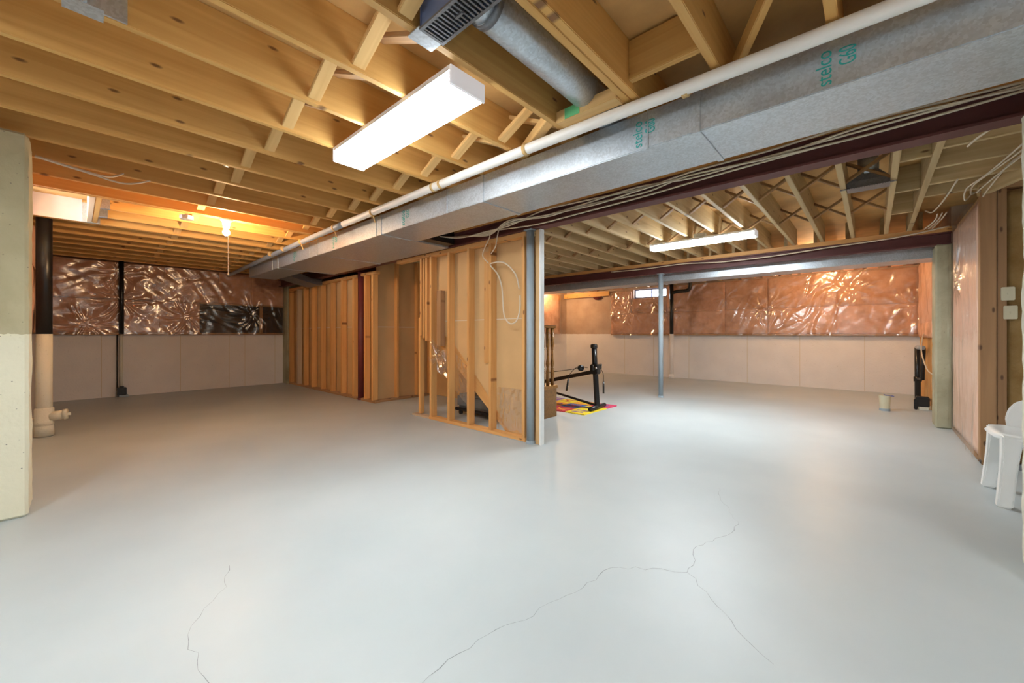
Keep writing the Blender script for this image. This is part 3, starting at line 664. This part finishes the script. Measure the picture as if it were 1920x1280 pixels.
# ---- round branch duct with its floor register
rd = empty('round_duct', (-1.07, 1.4, 2.2), 'round galvanised branch duct running between the ceiling joists to the main duct', 'duct')
MB().tube([(-1.065, 1.02, 2.225), (-1.07, 1.5, 2.225), (-1.075, 1.92, 2.215)], .075, 24).build('pipe', 'galvanised', rd, True)
MB().tube([(-1.075, 1.90, 2.215), (-1.075, 2.0, 2.20), (-1.075, 2.06, 2.15), (-1.075, 2.09, 2.10)], .078, 24).build('elbow', 'galvanised', rd, True)
MB().tube([(-1.065, 1.02, 2.225), (-1.065, 1.05, 2.225)], .079, 24).build('collar_band', 'galvanised_dark', rd, True)
def register(name, x0, x1, y0, y1, z, label, strap=True):
    e = empty(name, ((x0 + x1) / 2, (y0 + y1) / 2, z), label, 'air vent')
    t = .012
    fr = MB(); fr.box(x0, x1, y0, y0 + t, z, z + .008); fr.box(x0, x1, y1 - t, y1, z, z + .008); fr.box(x0, x0 + t, y0 + t, y1 - t, z, z + .008); fr.box(x1 - t, x1, y0 + t, y1 - t, z, z + .008)
    fr.build('frame', 'galvanised_dark', e)
    k = int((x1 - x0) / .0175); sl_ = MB().box(-.0035, .0035, y0 + t, y1 - t, 0, .006).mesh('slat', 'galvanised_dark')
    for i in range(1, k): link('slat', sl_, e, Matrix.Translation((x0 + (x1 - x0) * i / k, 0, z + .001)))
    MB().box((x0 + x1) / 2 - .02, (x0 + x1) / 2 + .02, (y0 + y1) / 2 - .004, (y0 + y1) / 2 + .004, z - .004, z + .004).build('damper_lever', 'galvanised_dark', e)
    MB().box(x0 + .01, x1 - .01, y0 + .01, y1 - .01, z + .03, z + .035).build('damper', 'black_metal', e)
    bo = MB(); bo.box(x0 + .006, x1 - .006, y0 + .004, y0 + .007, z + .008, z + .10); bo.box(x0 + .006, x1 - .006, y1 - .007, y1 - .004, z + .008, z + .10)
    bo.box(x0 + .006, x0 + .009, y0, y1, z + .008, z + .10); bo.box(x1 - .009, x1 - .006, y0, y1, z + .008, z + .10); bo.box(x0 + .006, x1 - .006, y0 + .004, y1 - .004, z + .10, z + .103)
    bo.build('boot', 'blue_boot', e)
    return e
rg = register('floor_register', -1.225, -.905, .845, .955, ZJ - .02, 'dark slotted metal register fixed to the joists beside the round duct')
MB().box(-1.30, -1.225, .845, .955, ZJ - .008, ZJ - .004).build('mounting_strap', 'galvanised', rg)
MB().tube([(-1.065, .95, ZJ + .075), (-1.065, 1.04, 2.225)], [.05, .075], 20).build('collar', 'galvanised', rg, True)
e = empty('duct_boot', (-.03, 4.1, ZJ - .03), 'galvanised boot with a round collar hung between pale joists on a perforated strap', 'air vent')
m = MB(); z = ZJ - .012
x0, x1, y0, y1 = -.145, .10, 4.02, 4.15
m.box(x0, x1, y0, y1, z, z + .05); m.build('rim', 'galvanised_dark', e)
m = MB(); k0 = [(x0, y0), (x1, y0), (x1, y1), (x0, y1)]; k1 = [(-.08, 4.03), (.035, 4.03), (.035, 4.14), (-.08, 4.14)]
m.v += [Vector((a, b, z + .05)) for a, b in k0] + [Vector((a, b, z + .12)) for a, b in k1]
m.f += [(0, 1, 5, 4), (1, 2, 6, 5), (2, 3, 7, 6), (3, 0, 4, 7), (4, 5, 6, 7)]; m.build('hood', 'galvanised_dark', e)
MB().tube([(-.022, 4.085, z + .10), (-.022, 4.085, ZS)], .062, 24).build('collar', 'galvanised', e, True)
m = MB()
for i in range(22): m.box(-.185 + i * .0145, -.185 + i * .0145 + .009, 4.0, 4.02, z - .004, z)
m.box(-.185, .135, 3.998, 4.004, z - .004, z); m.box(-.185, .135, 4.016, 4.022, z - .004, z); m.build('perforated_strap', 'galvanised_dark', e)

# ================================================================ pipes
pp = empty('drain_pipe', (-3, 1.83, 2.07), 'long white plastic pipe strapped under the joists in front of the duct', 'pipe')
PZ, PY = 2.094, 1.80
pts = [(.9, 1.855, 2.094), (-.3, 1.835, 2.094), (-1.5, PY, PZ), (-3.2, PY, PZ), (-3.9, PY, PZ)]
MB().tube(smooth_path(pts), .029, 18).build('pipe', 'white_pvc', pp, True)
MB().tube(smooth_path([(-3.9, PY, PZ), (-6, PY + .03, PZ - .004), (-8.85, PY + .12, PZ - .006)]), .029, 18).build('pipe', 'grey_paint_or_shade', pp, True)  # same white pipe, coloured grey for the shading on its left run
for x in (-.62, -1.52, -2.33, -2.42, -3.32, -4.1, -5.0, -5.6, -6.1): MB().tube([(x - .012, PY if x < -1 else 1.838, PZ), (x + .012, PY if x < -1 else 1.838, PZ)], .0335, 18).build('strap', 'strap_tan', pp, True)
for x in (-3.32, -4.1, -5.0): MB().tube([(x, PY, PZ - .03), (x + .004, PY + .02, PZ - .09)], .006, 6).build('strap_tail', 'strap_tan', pp)
# soil stack in the left corner
sk = empty('soil_stack', (-6.0, -.20, 0), 'soil stack, black above and cream painted below, with a side cleanout', 'pipe')
cx, cy = -6.0, -.20
MB().tube([(cx, cy, 1.0), (cx, cy, ZJ + .1)], .055, 24).build('upper_pipe', 'black_plastic', sk, True)
MB().tube([(cx, cy, 0), (cx, cy, 1.0)], .0555, 24).build('lower_pipe', 'white_wash', sk, True) if 'white_wash' in M else MB().tube([(cx, cy, 0), (cx, cy, 1.0)], .0555, 24).build('lower_pipe', 'pier_pale', sk, True)
MB().lathe((cx, cy, 0), [(.068, .005), (.068, .10), (.064, .11), (.070, .115), (.070, .15), (.066, .155), (.066, .27), (.060, .28)], 24).build('hub', 'pier_pale', sk, True)
MB().tube([(cx + .02, cy + .04, .19), (cx + .04, cy + .13, .20)], .045, 20).build('cleanout_arm', 'pier_pale', sk, True)
MB().tube([(cx + .04, cy + .125, .20), (cx + .045, cy + .155, .203)], .052, 20).build('cleanout_cap', 'pier_pale', sk, True)
MB().box(cx + .03, cx + .06, cy + .15, cy + .175, .19, .215).build('cap_nut', 'pier_pale', sk)
# vent stack behind the poly and black sump fitting on the left wall
vp = empty('vent_pipe', (XL + .12, .5, 0), 'thin black vent pipe running up the left insulated wall from the floor', 'pipe')
MB().tube([(XL + .125, .50, 1.0), (XL + .125, .50, ZJ + .05)], .030, 16).build('upper_pipe', 'black_plastic', vp, True)
MB().tube([(XL + .05, .50, .10), (XL + .05, .50, 1.0)], .022, 14).build('lower_pipe', 'pier_pale', vp, True)
MB().tube([(XL + .06, .455, .10), (XL + .06, .455, 1.0)], .008, 8).build('cord', 'black_plastic', vp, True)
dv = empty('floor_outlet', (XL + .1, .5, 0), 'small black plastic fitting on the floor below the thin vent pipe', 'outlet')
MB().box(XL + .03, XL + .14, .45, .56, .03, .15).build('housing', 'black_plastic', dv, bevel=.008)
MB().box(XL + .05, XL + .12, .48, .53, .15, .17).build('lid', 'black_plastic', dv, bevel=.004)
MB().box(XL + .02, XL + .15, .47, .58, 0, .03).build('foot', 'blue_grey_paint', dv, bevel=.004)
# black drain on the far wall
bp_ = empty('waste_pipe', (-3.36, YR - .2, 0), 'black waste pipe with a trap bend below the joists, cream painted towards the floor', 'pipe')
MB().tube([(-3.36, YR - .20, 1.0), (-3.36, YR - .20, 2.12)], .042, 18).build('upper_pipe', 'black_plastic', bp_, True)
MB().tube(smooth_path([(-3.36, YR - .20, 1.93), (-3.22, YR - .19, 1.955), (-3.02, YR - .22, 1.96), (-2.96, YR - .22, 2.01), (-2.95, YR - .22, 2.14)]), .04, 16).build('trap_bend', 'black_plastic', bp_, True)
MB().tube([(-3.36, YR - .20, 0), (-3.36, YR - .20, 1.0)], .043, 18).build('lower_pipe', 'painted_wall', bp_, True)
MB().lathe((-3.36, YR - .20, 0), [(.06, 0), (.06, .08), (.05, .09)], 18).build('hub', 'painted_wall', bp_, True)
# pipes on the right-hand services wall
sv = empty('trap_assembly', (.5, 8.2, 0), 'black plastic drain pipes with a coupling against bare studs behind the pier', 'pipe')
MB().tube([(.50, 8.35, .04), (.50, 8.40, .80)], .034, 16).build('pipe', 'black_plastic', sv, True)
MB().tube([(.50, 8.40, .80), (.52, 7.9, .81)], .03, 16).build('branch', 'grey_paint_or_shade', sv, True)
MB().tube([(.50, 8.365, .30), (.50, 8.37, .37)], .045, 16).build('coupling', 'black_plastic', sv, True)
MB().tube([(.50, 8.365, .34), (.53, 8.05, .36), (.54, 8.05, .80)], .022, 14).build('riser', 'black_plastic', sv, True)
MB().lathe((.50, 8.35, 0), [(.05, 0), (.05, .04)], 16).build('flange', 'pier_pale', sv)
o = empty('floor_outlet', (.47, 7.55, 0), 'squat black fitting on the floor beside the rough concrete pier', 'outlet')
MB().box(.43, .56, 7.50, 7.62, .04, .17).build('housing', 'black_plastic', o, bevel=.01); MB().box(.41, .45, 7.48, 7.52, .0, .14).build('spout', 'black_plastic', o, bevel=.008); MB().box(.44, .55, 7.51, 7.61, 0, .04).build('foot', 'pier_pale', o)
# capped stub in the floor
o = empty('floor_stub', (.123, 7.12, 0), 'short cream pipe stub standing in the floor with a blue cloth on top', 'pipe stub')
MB().lathe((.123, 7.12, 0), [(.05, 0), (.05, .03), (.052, .035), (.060, .19), (.058, .20), (.048, .19), (.046, .17)], 20).build('stub', 'ivory_plate', o, True)
MB().lathe((.123, 7.12, 0), [(.0545, 0), (.0545, .03)], 20).build('painted_ring', 'blue_grey_paint', o)
MB().grid(8, 8, lambda u, v: (.123 + .10 * u - .01, 7.07 + .1 * v, .205 + .012 * mn.noise(Vector((u * 3, v * 3, 1))) - .012 * u)).build('cloth', 'blue_cloth', o, True)

# ================================================================ lamps
def tube_fixture(x0, x1, y0, y1, z0, z1, label, box=False, lens='lit_diffuser'):
    e = empty('fluorescent_fixture', ((x0 + x1) / 2, (y0 + y1) / 2, z0), label, 'ceiling light')
    MB().box(x0 + .012, x1 - .012, y0, y1, z1 - .024, z1).build('housing', 'tube_white', e)
    MB().box(x0 + .012, x1 - .012, y0 + .006, y1 - .006, z0, z0 + .02).build('diffuser', lens, e, bevel=.006)
    for a, b in ((y0, y0 + .006), (y1 - .006, y1)): MB().box(x0 + .012, x1 - .012, a, b, z0 + .006, z1 - .022).build('diffuser_side', 'diffuser_side_twin' if 'twin' in lens else 'diffuser_side', e)
    for a, b in ((x0, x0 + .012), (x1 - .012, x1)): MB().box(a, b, y0 - .002, y1 + .002, z0 - .002, z1).build('end_cap', 'end_cap_glow', e, bevel=.003)
    if box: MB().box((x0 + x1) / 2 - .06, (x0 + x1) / 2 + .06, (y0 + y1) / 2 - .04, (y0 + y1) / 2 + .04, z1, ZJ + .02).build('mounting_box', 'galvanised', e)
    return e
tube_fixture(-2.425, -1.30, 1.055, 1.25, 2.048, ZJ, 'lit fluorescent wrap fixture fixed under the joists in front of the duct')
tube_fixture(-2.03, -.90, 4.76, 4.90, 2.03, 2.10, 'lit fluorescent fixture hung below the pale cross-braced joists', True, 'lit_diffuser_twin')
tube_fixture(-1.9, -.78, -1.3, -1.11, 2.048, ZJ, 'lit fluorescent fixture under the joists near the back wall')
tube_fixture(1.1, 2.2, .5, .69, 2.048, ZJ, 'lit fluorescent fixture in the alcove beside the pale concrete pier')
def bulb(x, y, z, label, chain=False, r=.03):
    e = empty('bulb_lampholder', (x, y, z), label, 'light bulb', 'bare bulbs on the joists')
    top = ZJ
    MB().lathe((x, y, 0), [(.052, top), (.052, top - .012), (.034, top - .03), (.026, z + r * 1.5)], 18).build('lampholder', 'white_plastic', e, True)
    MB().lathe((x, y, z), [(.003, -r), (r * .5, -r * .87), (r * .87, -r * .5), (r, 0), (r * .9, r * .5), (r * .6, r), (r * .45, r * 1.6)], 18).build('bulb', 'lit_bulb', e, True)
    if chain:
        pc = MB().tube([(x + .03, y + .01, top - .02), (x + .032, y + .011, 1.60)], .0038, 6).build('pull_chain', 'cable_jacket', e)
        MB().lathe((x + .032, y + .011, 1.575), [(.003, 0), (.008, .008), (.003, .03)], 8).build('chain_bob', 'cable_jacket', pc)
    return e
bulb(-4.72, 1.005, 2.0, 'bare bulb with a long pull chain under orange lit joists', True)
bulb(-.60, 7.97, 2.045, 'bare bulb shining in front of the wrinkled poly on the long far wall')
bulb(-6.0, 8.13, 2.045, 'bare bulb above the stair railing by the bare concrete corner')
for a, b, y in ((-.824, -.55, 7.97), (-6.094, -5.82, 8.13)): board('blocking', (a, y, ZJ + .02), (b, y, ZJ + .02), .04, .09, 'pale_lit_joist_wood', ceil)
jb = tag(MB().lathe((-4.86, .72, ZJ - .035), [(.05, 0), (.055, .004), (.055, .036)], 8).build('junction_box', 'galvanised'), 'small galvanised junction box on the joists near the pull chain bulb', 'electrical box')

# ================================================================ cables
def cable(pts, label, r=.0062, group='white cables along the red beam', mat='cable_jacket'):
    return tag(MB().tube(smooth_path(pts), r, 7).build('electrical_cable', mat, None, True), label, 'cable', group)
rc = random.Random(11)
for k in range(4):
    pts = [(.5, 2.748, 2.085 - .012 * k)]
    for j, x in enumerate((-.05, -.45, -.85, -1.25, -1.65, -2.05)):
        pts.append((x + rc.uniform(-.06, .06), 2.748 - rc.uniform(0, .03), 2.075 - .006 * j - .011 * k + rc.uniform(-.022, .022)))
    pts += [(-2.45, 2.69 - .01 * k, 2.00 + .012 * k), (-2.75, 2.66 + .015 * k, 1.985 - .008 * k), (-3.1, 2.62 + .03 * k, 1.975 + .012 * k), (-3.36, 2.50 + .05 * k, 2.02)]
    cable(pts, 'white cable strung loosely along the long red beam beside the duct')
cable([(-.2, 2.752, 2.03), (-.7, 2.75, 2.015), (-1.2, 2.75, 1.99), (-1.7, 2.74, 1.975), (-2.2, 2.73, 1.965), (-2.7, 2.72, 2.0)], 'lowest white cable sagging along the flange of the long red beam')
cable([(-2.75, 2.70, 2.0), (-2.74, 2.70, 1.94), (-2.85, 2.74, 1.86), (-2.90, 2.76, 1.78), (-2.86, 2.83, 1.70)], 'white cable dropping off the red beam to the third stud', .0055, None)
cable([(-2.62, 2.70, 1.99), (-2.64, 2.70, 1.92), (-2.70, 2.74, 1.85), (-2.80, 2.78, 1.80)], 'short white cable end looped over the top plate', .0055, None)
cable([(-2.44, 2.79, 1.42), (-2.47, 2.77, 1.56), (-2.60, 2.76, 1.68), (-2.76, 2.77, 1.70), (-2.80, 2.77, 1.68), (-2.70, 2.77, 1.58), (-2.65, 2.775, 1.45), (-2.64, 2.78, 1.30), (-2.62, 2.78, 1.17), (-2.55, 2.78, 1.10), (-2.47, 2.78, 1.12), (-2.43, 2.785, 1.22), (-2.43, 2.79, 1.36)], 'coil of white cable hanging on the end stud beside the blue-grey post', .007, None)
cable([(.6, 6.15, 2.13), (.2, 6.15, 2.075), (-.4, 6.155, 2.05), (-1.0, 6.15, 2.02), (-1.6, 6.15, 2.02), (-2.1, 6.155, 2.055), (-2.7, 6.155, 2.045), (-3.3, 6.155, 2.06)], 'white cable sagging along the face of the beam on the slim grey post', .008, None)
cable([(.50, 3.05, 2.06), (.44, 3.4, 2.10), (.42, 3.55, 2.11)], 'white cable curling off the top of the pale concrete pier', .006, None)
for k in range(4):
    cable([(.66 + .035 * k, 3.75 + rc.uniform(-.1, .1), 2.115), (.58 + .03 * k, 4.1 + rc.uniform(-.08, .08), 2.10 + rc.uniform(-.02, .01)), (.52 + .035 * k, 4.45, 2.07 + rc.uniform(-.03, .03)), (.53 + .03 * k, 4.6, 2.05 + rc.uniform(-.03, .03)), (.58 + .02 * k, 4.68, 2.10)], 'white cable in the bundle above the poly wrapped wall', .005, 'cable bundle above the wrapped wall')
cable([(.46, 4.3, 2.12), (.44, 4.7, 2.10), (.40, 5.1, 2.08), (.36, 5.2, 2.12)], 'looping white cable above the upper edge of the poly wrap', .006, None)
for k in range(3): cable([(.52 - .03 * k, 5.5, 2.14), (.50 - .02 * k, 5.7, 2.12), (.47 - .03 * k, 6.05, 2.11)], 'short white cable bunched where the wrapped wall meets the beam', .006, 'cable ends over the wrapped wall')
cable([(-3.72, -.16, 2.07), (-3.78, .02, 2.06), (-3.9, .16, 2.085), (-3.97, .25, ZJ + .03)], 'white cable leaving the top of the left concrete pier', .006, None)
cable([(-3.70, -.16, 2.06), (-3.76, .05, 2.045), (-3.9, .24, 2.06), (-3.97, .40, ZJ + .02)], 'lower white cable leaving the left concrete pier', .006, None)
cable([(.53, 7.9, 1.0), (.51, 7.82, .92), (.50, 7.75, .75), (.52, 7.3, .55), (.56, 7.0, .5)], 'cream cable hanging down the bare studs behind the rough pier', .007, None)

# ================================================================ things standing about
for z in (1.30, 1.16):
    dx = 0 if z > 1.2 else .012
    o = empty('switch_plate', (.75 + dx, 4.66, z), 'upper ivory switch plate on the stud wall behind the white chair' if z > 1.2 else 'lower ivory switch plate on the stud wall behind the white chair', 'switch')
    sp_ = MB().box(.715 + dx, .782 + dx, 4.655, 4.668, z - .05, z + .05).build('plate', 'ivory_plate', o, bevel=.004)
    MB().box(.744 + dx, .754 + dx, 4.646, 4.656, z - .008, z + .008).build('toggle', 'ivory_plate', sp_, bevel=.002)

# white moulded chair: one shell seat with a rolled rim, tapered legs, low rounded back
ch = empty('plastic_chair', (.76, 3.82, 0), 'white moulded plastic chair beside the pale concrete pier', 'chair')
CX, CY, SW = .768, 3.82, .238
def seat(u, v):
    a = (u - .5) * 2; b = (v - .5) * 2
    r = max(abs(a), abs(b)); rc = (abs(a) ** 3.6 + abs(b) ** 3.6) ** (1 / 3.6)
    k = r / rc if rc > 1e-6 else 1
    x, y = a * k * SW, b * k * SW
    return (CX + x, CY + y, .415 + .012 * r ** 4 - .016 * (1 - r * r) - .035 * max(0, r - .9) * 10)
m = MB().grid(24, 24, seat); s_ = m.build('seat', 'white_plastic', ch, True)
sm = s_.modifiers.new('thick', 'SOLIDIFY'); sm.thickness = .024; sm.offset = -1
m = MB()
pr = [(-.21, .0), (-.218, .06), (-.195, .12), (-.15, .165), (-.08, .19), (0, .198), (.08, .19), (.15, .165), (.195, .12), (.218, .06), (.21, 0)]
m.prism(pr, lambda x, z: (CX + x * .62, CY + .175 + z * .18 - .06 * (1 - (x / .22) ** 2) * 0, (.405 + z * .95)), lambda x, z: (CX + x * .62, CY + .195 + z * .18, (.405 + z * .95)))
m.build('backrest', 'white_plastic', ch, bevel=.006)
for sx in (-1, 1):
    for sy in (-1, 1):
        m = MB(); sec = []
        for t in range(9):
            q = t / 8; z = .41 * (1 - q)
            ox = CX + sx * (SW - .070 + .035 * q); oy = CY + sy * (SW - .062 + .035 * q)
            hw = .031 + .012 * (1 - q) ** 4
            sec.append([(ox - hw, oy - hw, z), (ox + hw, oy - hw, z), (ox + hw, oy + hw, z), (ox - hw, oy + hw, z)])
        for s4 in sec: m.v += [Vector(p) for p in s4]
        for t in range(8):
            for k in range(4): a = t * 4 + k; b = t * 4 + (k + 1) % 4; m.f.append((a, b, b + 4, a + 4))
        m.f.append((0, 1, 2, 3)); m.f.append((32, 33, 34, 35)); m.build('leg', 'white_plastic', ch, bevel=.008)

# foam puzzle tiles
cols = [['foam_yellow', 'foam_yellow', 'foam_pink'], ['foam_red', 'foam_blue', 'foam_orange'], ['foam_pink', 'foam_orange', 'foam_yellow'], ['foam_blue', 'foam_purple', 'foam_purple']]
inks = [['foam_purple', 'foam_blue', 'foam_blue'], ['foam_orange', 'foam_red', 'foam_yellow'], ['foam_yellow', 'foam_purple', 'foam_red'], ['foam_pink', 'foam_orange', 'foam_yellow']]
lets = [['N', 'T', 'E'], ['K', 'H', 'A'], ['L', 'S', 'M'], ['P', 'R', 'X']]
cw = {'foam_yellow': 'yellow', 'foam_red': 'red', 'foam_pink': 'pink', 'foam_blue': 'blue', 'foam_orange': 'orange', 'foam_purple': 'purple'}
S = .28
def tile_outline(cx, cy):
    pts = []; nT = 6; d = .011
    for side in range(4):
        for k in range(nT):
            for q, off in ((0, 0), (.15, d), (.55, d), (.7, 0)):
                t = -S / 2 + S * (k + q) / nT
                p = Vector((t, -S / 2 - off + (d if side in (1, 2) else 0) * (1 if off else 0)))
                p.rotate(Matrix.Rotation(side * math.pi / 2, 2)); pts.append((cx + p.x, cy + p.y))
    return pts
for i in range(4):
    for j in range(3):
        tx, ty = -2.62 - S / 2 - i * S, 4.21 + S / 2 + j * S; c = cols[i][j]
        e = empty('foam_tile', (tx, ty, 0), '%s foam puzzle tile with %s letter inlay on the floor under the black stand' % (cw[c], cw[inks[i][j]]), 'floor tile', 'foam puzzle tiles')
        MB().prism(tile_outline(tx, ty), lambda x, y: (x, y, 0), lambda x, y: (x, y, .012)).build('tile', c, e)
        me = text_mesh(lets[i][j], .25, inks[i][j], .0008, 1.0)
        link('letter', me, e, Matrix.Translation((tx, ty, .0125)) @ Matrix.Rotation(math.pi / 2, 4, 'Z'))

# black exercise stand
ex = empty('exercise_stand', (-2.68, 4.62, 0), 'black metal exercise machine upright with cable handles on a T foot', 'exercise machine')
z0 = .042
MB().tube([(-2.655, 4.40, z0), (-2.69, 4.83, z0)], .028, 14).build('foot', 'black_metal', ex, True)
board('upright', (-2.672, 4.61, .05), (-2.72, 4.64, .55), .06, .05, 'black_metal', ex)
MB().tube([(-2.72, 4.64, .50), (-2.745, 4.655, .82)], .035, 16).build('mast', 'black_metal', ex, True)
MB().lathe((-2.747, 4.656, .81), [(.042, 0), (.046, .01), (.046, .045), (.036, .055), (.03, .04)], 16).build('mast_cap', 'black_metal', ex, True)
MB().box(-2.77, -2.665, 4.585, 4.695, .47, .60).build('clamp', 'black_metal', ex, bevel=.01)
MB().tube([(-2.68, 4.575, .555), (-2.675, 4.59, .555)], .017, 14).build('knob', 'chrome', ex, True)
board('rail', (-2.74, 4.64, .50), (-3.75, 4.68, .26), .05, .04, 'black_metal', ex)
MB().tube([(-2.70, 4.63, .06), (-3.8, 4.66, .22)], .016, 10).build('stay', 'black_metal', ex, True)
for y in (4.53, 4.745):
    MB().tube([(-2.70, 4.64, .53), (-2.69, y, .54), (-2.69, y, .60)], .010, 8).build('hook', 'black_metal', ex, True)
MB().tube(smooth_path([(-2.70, 4.74, .55), (-2.685, 4.79, .46), (-2.68, 4.79, .36)]), .004, 6).build('cable', 'black_metal', ex)
MB().tube([(-2.68, 4.79, .36), (-2.68, 4.79, .20)], .013, 10).build('handle', 'black_metal', ex, True)
MB().tube(smooth_path([(-2.75, 4.50, .56), (-2.86, 4.44, .57), (-2.95, 4.40, .48), (-2.97, 4.38, .40)]), .004, 6).build('cable', 'black_metal', ex)
MB().tube([(-2.97, 4.38, .40), (-2.985, 4.36, .25)], .013, 10).build('handle', 'black_metal', ex, True)
MB().tube([(-2.85, 4.50, .55), (-2.87, 4.52, .55)], .042, 18).build('pulley', 'black_metal', ex, True)
MB().tube([(-2.86, 4.51, .55), (-3.7, 4.6, .40)], .004, 6).build('cable', 'black_metal', ex)

# stored case under the stair
o = empty('storage_case', (-3.45, 3.42, 0), 'grey padded case on black casters stored under the stair', 'case')
MB().box(-3.85, -3.05, 3.20, 3.72, .09, .26).build('body', 'grey_fabric', o, bevel=.03)
MB().box(-3.86, -3.04, 3.19, 3.73, .055, .09).build('base', 'black_plastic', o, bevel=.006)
for x in (-3.80, -3.10):
    for y in (3.24, 3.68): MB().tube([(x, y - .012, .028), (x, y + .012, .028)], .028, 14).build('caster', 'black_plastic', o, True)
